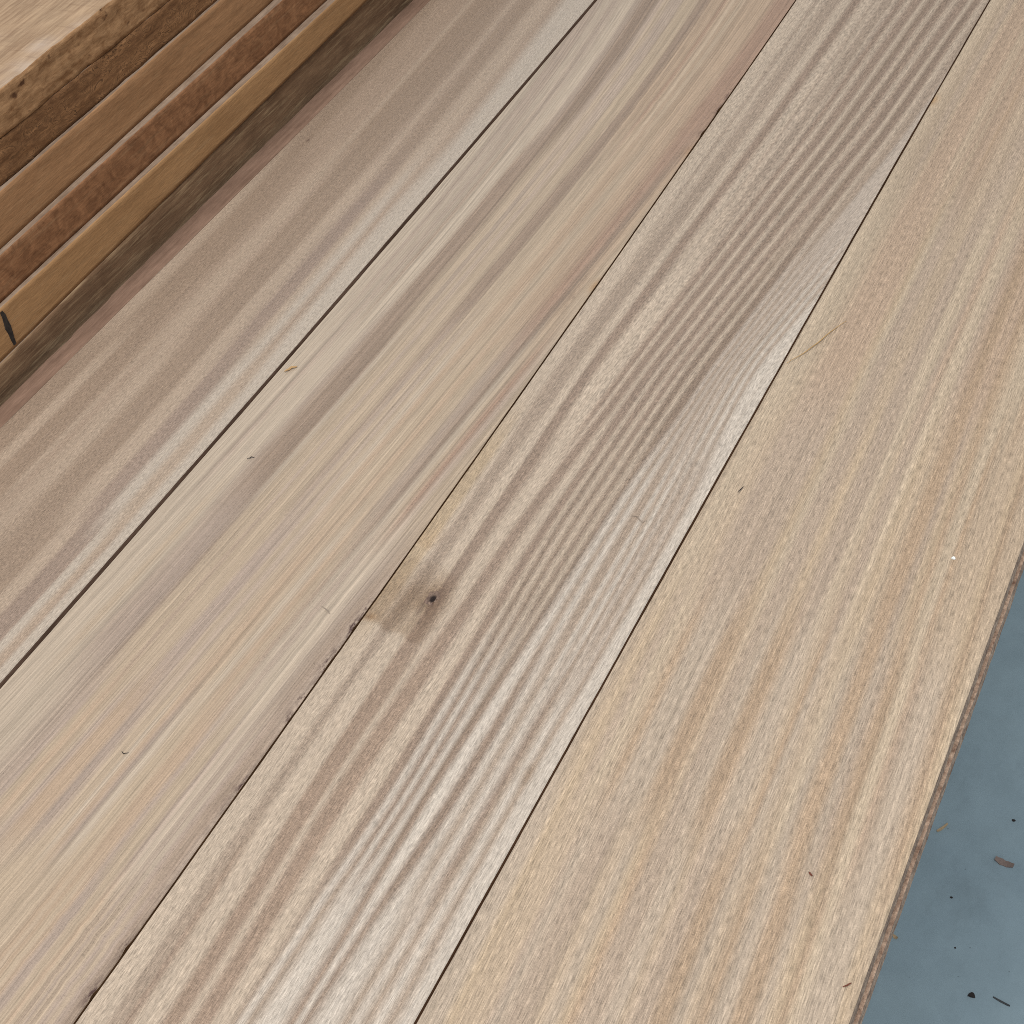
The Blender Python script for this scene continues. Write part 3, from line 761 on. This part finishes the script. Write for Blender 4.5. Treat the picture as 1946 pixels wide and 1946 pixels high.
def sawn_top_material():
    N = NT('sawn_top')
    co = N.coords()
    g = N.noise(N.scaled(co, (260, 26, 60)), detail=4, rough=0.65)
    cr = N.n('ShaderNodeMapping')
    N.put(cr.inputs['Vector'], co)
    cr.inputs['Rotation'].default_value = (0, 0, 0.35)
    cr.inputs['Scale'].default_value = (24, 330, 50)
    cs = N.noise(cr.outputs[0], detail=3, rough=0.65)
    m_ = N.noise(N.scaled(co, (40, 30, 30)), detail=4)
    c = N.mix(N.remap(g, 0.35, 0.65), rgb((138, 112, 88)), rgb((172, 146, 118)))
    c = N.gain(c, N.remap(m_, 0.3, 0.7, 0.9, 1.1))
    c = N.mix(N.remap(cs, 0.58, 0.74, 0, 0.4), c, rgb((112, 84, 62)))
    c = N.mix(N.attr('bruise'), c, rgb((205, 196, 188)))
    N.bump(N.math('ADD', g, cs), 0.5, 0.0006)
    return N.finish(c, 0.7, 0.25)


top_mat = sawn_top_material()
ledge_mat = sawn_wood('sawn_ledge', (160, 140, 122), (118, 98, 82), 21, along=14, across=300, mott=0.5, mscale=(120, 60, 90), fine=0.2)
SY0, SY1 = -0.30, 1.55
ys = np.concatenate([np.linspace(SY0, 0.3, 30)[:-1], np.linspace(0.3, 0.95, 330), np.linspace(0.95, SY1, 30)[1:]])
stack_objs = []
for k, (lab, width, side_mat, toothed) in enumerate(STACK):
    zt = lin2(ys, *LEVELS[k])
    zb = lin2(ys, *LEVELS[k + 1]) + 0.0003
    if k == 5:
        zb = np.full_like(ys, -T_BOARD)
    xf = lin2(ys, *FACES[k])
    rough_e = 0.0009 if k == 0 else (0.0007 if k == 1 else 0.00018)
    xf = xf + rough_e * noise1(ys, 700 + k, 4, 30)
    NT_, NF = 22, 10
    tx = np.linspace(0, 1, NT_ + 1)
    topx = (xf - width)[:, None] + tx[None] * (width - 0.0006)
    if k == 0:
        ztop = zt[:, None] + 0.0003 * noise1((ys[:, None] * 3 + topx).ravel(), 720, 3, 40).reshape(topx.shape)
        ztop[:, -1] -= 0.0008 * np.abs(noise1(ys, 721, 3, 60))
    else:
        ztop = zt[:, None] + 0 * topx
    tp = np.stack([topx, np.broadcast_to(ys[:, None], topx.shape), ztop], -1)
    fz = np.linspace(0, 1, NF + 1)
    zz = (zt - 0.0005)[:, None] + ((zb - zt) + 0.0005)[:, None] * fz[None]
    bump = rough_e * np.stack([noise1(ys + 3.3 * q, 740 + 20 * k + q // 2, 4, 55) for q in range(NF + 1)], 1)
    fx = xf[:, None] + bump * (1.2 if k < 2 else 0.5)
    if k < 2:       # ragged lower arris
        zz[:, -1] += 0.0006 * np.abs(noise1(ys, 760 + k, 4, 70))
    fc = np.stack([fx, np.broadcast_to(ys[:, None], fx.shape), zz], -1)
    bl = np.stack([xf - width, ys, zb], -1)[:, None]
    allv = np.concatenate([tp, fc, bl], 1)
    ny, nr = allv.shape[:2]
    idx = np.arange(ny * nr).reshape(ny, nr)
    a_, b_ = idx[:-1], idx[1:]
    f = np.stack([a_, np.roll(a_, -1, 1), np.roll(b_, -1, 1), b_], -1).reshape(-1, 4)
    mi = np.ones((ny - 1, nr), int)
    mi[:, :NT_] = 0
    caps = []
    for row, flip in ((idx[0], False), (idx[-1], True)):
        lo, hi = 0, nr - 1
        while hi - lo >= 3:
            q = [row[lo], row[lo + 1], row[hi - 1], row[hi]]
            caps.append(q if flip else q[::-1])
            lo += 1
            hi -= 1
    f = np.concatenate([f, np.array(caps)])
    mi = np.concatenate([mi.ravel(), np.ones(len(caps), int)])
    at = {}
    if k == 0:
        br = np.zeros(allv.shape[:2])
        for bx, by, r1, r2, p_ in ((-0.0605, 0.560, 0.006, 0.010, 0.9), (-0.058, 0.536, 0.006, 0.010, 0.9), (-0.0555, 0.588, 0.003, 0.012, 0.6), (-0.1043, 0.5641, 0.004, 0.006, 0.5),
                                   (-0.0555, 0.515, 0.003, 0.012, 0.6)):
            br += blob(allv[..., 0], allv[..., 1], bx, by, r1, r2, p_)
        br *= 0.6 + 0.4 * noise1((allv[..., 1] * 7 + allv[..., 0] * 3).ravel(), 9, 3, 40).reshape(br.shape)
        at['bruise'] = np.clip(br, 0, 1).ravel()
    me = mesh_np('sawn_board', allv.reshape(-1, 3), f, [top_mat if k == 0 else ledge_mat, side_mat], mi, None, at)
    o = link('sawn_board', me, (0, 0, DECK_Z))
    tag(o, lab, 'board', 'rough boards in the tall stack')
    stack_objs.append(o)

# black marker stroke on the yellowish board
ink = NT('marker_ink')
inkn = ink.noise(ink.scaled(ink.coords(), (500, 500, 300)), detail=3)
ink_mat = ink.finish(ink.mix(ink.remap(inkn, 0.3, 0.7), rgb((36, 34, 34)), rgb((62, 56, 52))), 0.55, 0.3)
path = [(0.4310, 0.0333), (0.4312, 0.0300), (0.4306, 0.0262), (0.4300, 0.0222), (0.4297, 0.0180), (0.4289, 0.0138), (0.4286, 0.0100)]
pv, pf = [], []
wd = (0.0010, 0.0014, 0.0016, 0.0021, 0.0015, 0.0014, 0.0010)
for i, ((py, pz), w_) in enumerate(zip(path, wd)):
    xs_ = float(lin2(np.array([py]), *FACES[4])[0]) + 0.0006
    for dx_, s_ in ((0.0, -1), (0.0, 1), (-0.0008, 1), (-0.0008, -1)):
        pv.append((xs_ + dx_, py + s_ * w_ * (1 + 0.15 * rk.uniform(-1, 1)), pz))
for i in range(len(path) - 1):
    for q in range(4):
        a0, a1 = i * 4 + q, i * 4 + (q + 1) % 4
        pf.append((a0, a1, a1 + 4, a0 + 4))
me = bpy.data.meshes.new('marker_stroke')
me.from_pydata(pv, [], pf)
me.materials.append(ink_mat)
link('marker_stroke', me, (0, 0, 0), stack_objs[4])


# ---------------------------------------------------------------- small bits lying about
def plain(name, tone, rough=0.6):
    N = NT(name)
    a = N.noise(N.scaled(N.coords(), (900, 900, 900)), detail=3)
    c = N.mix(N.remap(a, 0.3, 0.7), rgb([v * 0.86 for v in tone]), rgb(tone))
    return N.finish(c, rough, 0.25)


def strand(name, pts, r, mat, label, cat, z=DECK_Z, lift=0.0005, flat=1.0):
    """a thin tapering curved strand lying on a surface"""
    P = np.array(pts, float)
    t = np.concatenate([[0], np.cumsum(np.hypot(*np.diff(P, axis=0).T))])
    tt = np.linspace(0, t[-1], max(8, 5 * len(P)))
    # smooth through the points
    X_ = np.interp(tt, t, P[:, 0])
    Y_ = np.interp(tt, t, P[:, 1])
    for _ in range(2):
        X_[1:-1] = (X_[:-2] + 2 * X_[1:-1] + X_[2:]) / 4
        Y_[1:-1] = (Y_[:-2] + 2 * Y_[1:-1] + Y_[2:]) / 4
    o0 = (X_.mean(), Y_.mean())
    v, f = [], []
    n = len(tt)
    for i in range(n):
        q0, q1 = max(i - 1, 0), min(i + 1, n - 1)
        d = np.array([X_[q1] - X_[q0], Y_[q1] - Y_[q0]])
        d /= np.hypot(*d) + 1e-9
        rr = r * (0.35 + 0.65 * math.sin(math.pi * min(max(i / (n - 1), 0.05), 0.95)))
        for k in range(6):
            a = 2 * math.pi * k / 6
            v.append((X_[i] - o0[0] - d[1] * rr * math.cos(a), Y_[i] - o0[1] + d[0] * rr * math.cos(a), lift + rr * flat * math.sin(a) + 0.0002 * math.sin(i * 0.9)))
    for i in range(n - 1):
        for k in range(6):
            f.append((i * 6 + k, i * 6 + (k + 1) % 6, (i + 1) * 6 + (k + 1) % 6, (i + 1) * 6 + k))
    f += [tuple(range(5, -1, -1)), tuple(range((n - 1) * 6, n * 6))]
    me = bpy.data.meshes.new(name)
    me.from_pydata(v, [], f)
    me.materials.append(mat)
    return tag(link(name, me, (o0[0], o0[1], z)), label, cat)


def chip(name, p0, p1, wid, thk, mat, label, cat, z=0.0, bend=0.0012, seed=0):
    """a thin curled flake of wood"""
    r = np.random.default_rng(seed)
    a, b_ = np.array(p0), np.array(p1)
    L = np.hypot(*(b_ - a))
    d = (b_ - a) / L
    c = (a + b_) / 2
    n, v, f = 7, [], []
    for i in range(n):
        t = i / (n - 1) - 0.5
        w_ = wid * (0.35 + 0.65 * math.cos(t * 2.6)) * (1 + 0.18 * r.uniform(-1, 1))
        zc = thk / 2 + bend * (1 - math.cos(t * 3.0)) * 2
        for s_, dz in ((-1, -0.5), (1, -0.5), (1, 0.5), (-1, 0.5)):
            px, py = d * L * t + np.array([-d[1], d[0]]) * s_ * w_ / 2
            v.append((px, py, zc + dz * thk + 0.0003 * s_))
    for i in range(n - 1):
        for k in range(4):
            f.append((i * 4 + k, i * 4 + (k + 1) % 4, (i + 1) * 4 + (k + 1) % 4, (i + 1) * 4 + k))
    f += [(3, 2, 1, 0), tuple(range((n - 1) * 4, n * 4))]
    me = bpy.data.meshes.new(name)
    me.from_pydata(v, [], f)
    me.materials.append(mat)
    return tag(link(name, me, (c[0], c[1], z)), label, cat)


def crumb(name, p, r, mat, label, cat, z=0.0, seed=0):
    rr = np.random.default_rng(seed)
    v, f = [], []
    for q, (el, k) in enumerate(((-0.6, 0.75), (0.1, 1.0), (0.75, 0.7))):
        for i in range(7):
            t = 2 * math.pi * i / 7 + q * 0.4
            j = 1 + 0.3 * rr.uniform(-1, 1)
            v.append((r * k * j * math.cos(t), r * k * j * 0.75 * math.sin(t), r * 0.55 * (el + 0.6)))
    for q in range(2):
        for i in range(7):
            f.append((q * 7 + i, q * 7 + (i + 1) % 7, (q + 1) * 7 + (i + 1) % 7, (q + 1) * 7 + i))
    f += [tuple(range(6, -1, -1)), tuple(range(14, 21))]
    me = bpy.data.meshes.new(name)
    me.from_pydata(v, [], f)
    me.materials.append(mat)
    return tag(link(name, me, (p[0], p[1], z)), label, cat)


straw = plain('straw', (182, 148, 98))
pale_chip = plain('pale_wood_chip', (196, 172, 138))
brown_chip = plain('brown_wood_chip', (146, 130, 124))
dark_bit = plain('dark_bit', (52, 46, 46))
red_bit = plain('red_brown_splinter', (110, 62, 48))
grey_hair = plain('grey_fibre', (150, 136, 124))
white_bit = plain('white_paint', (235, 240, 238), 0.4)
tan_curl = plain('tan_curl', (190, 156, 112))

strand('straw_fibre', [(0.4102, 0.5365), (0.4172, 0.5487), (0.4222, 0.5620), (0.4241, 0.568), (0.4285, 0.5760)], 0.00026, straw,
       'thin straw coloured fibre lying slantwise on the wide golden board', 'fibre')
strand('wood_shaving', [(0.1392, 0.4600), (0.1411, 0.4640), (0.1440, 0.4660)], 0.0007, tan_curl,
       'small tan curl of shaving near the wide gap, on the tan board', 'shaving', lift=0.0006)
strand('hair', [(0.1606, 0.3918), (0.1622, 0.3938), (0.1640, 0.3942)], 0.00026, dark_bit, 'short dark bristle on the tan board with the dark band', 'hair')
strand('hair', [(0.3776, 0.4128), (0.3800, 0.4138), (0.3822, 0.4122), (0.3842, 0.4108), (0.3864, 0.4122)], 0.00022, grey_hair,
       'wavy grey fibre on the pale side of the striped board', 'fibre')
strand('splinter', [(0.4204, 0.4420), (0.4216, 0.4466)], 0.00024, dark_bit, 'tiny dark splinter near the joint on the golden board', 'splinter')
strand('hair', [(0.2595, 0.3155), (0.2630, 0.3146), (0.2665, 0.3126)], 0.0002, grey_hair, 'fine pale hair beside the dark chipped joint of the tan board', 'hair')
strand('hair', [(0.2172, 0.2122), (0.2190, 0.2112), (0.2208, 0.2128)], 0.0002, dark_bit, 'hair curl on the near left part of the tan board', 'hair')
strand('splinter', [(0.5188, 0.2628), (0.5206, 0.2616)], 0.0004, red_bit, 'red brown splinter in the middle of the golden board', 'splinter')
strand('splinter', [(0.5472, 0.2268), (0.5448, 0.2242)], 0.0003, red_bit, 'dark red splinter close to the outer edge of the golden board', 'splinter')
crumb('paint_speck', (0.525, 0.4308), 0.0011, white_bit, 'bright white speck on the golden board', 'speck', DECK_Z - 0.0003, 3)
# on the floor
chip('wood_chip', (0.4890, 0.7400), (0.5062, 0.7378), 0.0062, 0.0010, brown_chip, 'brown curled wood chip on the floor, the largest one', 'chip', 0, 0.0015, 4)
chip('wood_chip', (0.4322, 0.7500), (0.4390, 0.7615), 0.0024, 0.0009, pale_chip, 'narrow pale wood chip on the floor close to the golden board', 'chip', 0, 0.0008, 5)
crumb('crumb', (0.5047, 0.6027), 0.0034, dark_bit, 'black crumb on the floor, the largest dark one', 'crumb', 0, 6)
crumb('crumb', (0.4938, 0.7863), 0.0018, dark_bit, 'small dark crumb on the floor above the brown chip', 'crumb', 0, 7)
crumb('crumb', (0.4633, 0.6880), 0.0015, dark_bit, 'dark dot of dirt on open floor between the chips', 'crumb', 0, 8)
chip('splinter', (0.5220, 0.6078), (0.5368, 0.6050), 0.0014, 0.0008, plain('grey_splinter', (74, 78, 82)), 'thin dark splinter on the floor beside the black crumb', 'splinter', 0, 0.0004, 9)
chip('wood_chip', (0.4265, 0.6325), (0.4312, 0.6308), 0.0030, 0.0010, pale_chip, 'tiny tan flake on the floor under the board edge', 'chip', 0, 0.0008, 10)
crumb('crumb', (0.4800, 0.6410), 0.0010, dark_bit, 'minute dark grain of dirt nearest the black crumb', 'crumb', 0, 11)
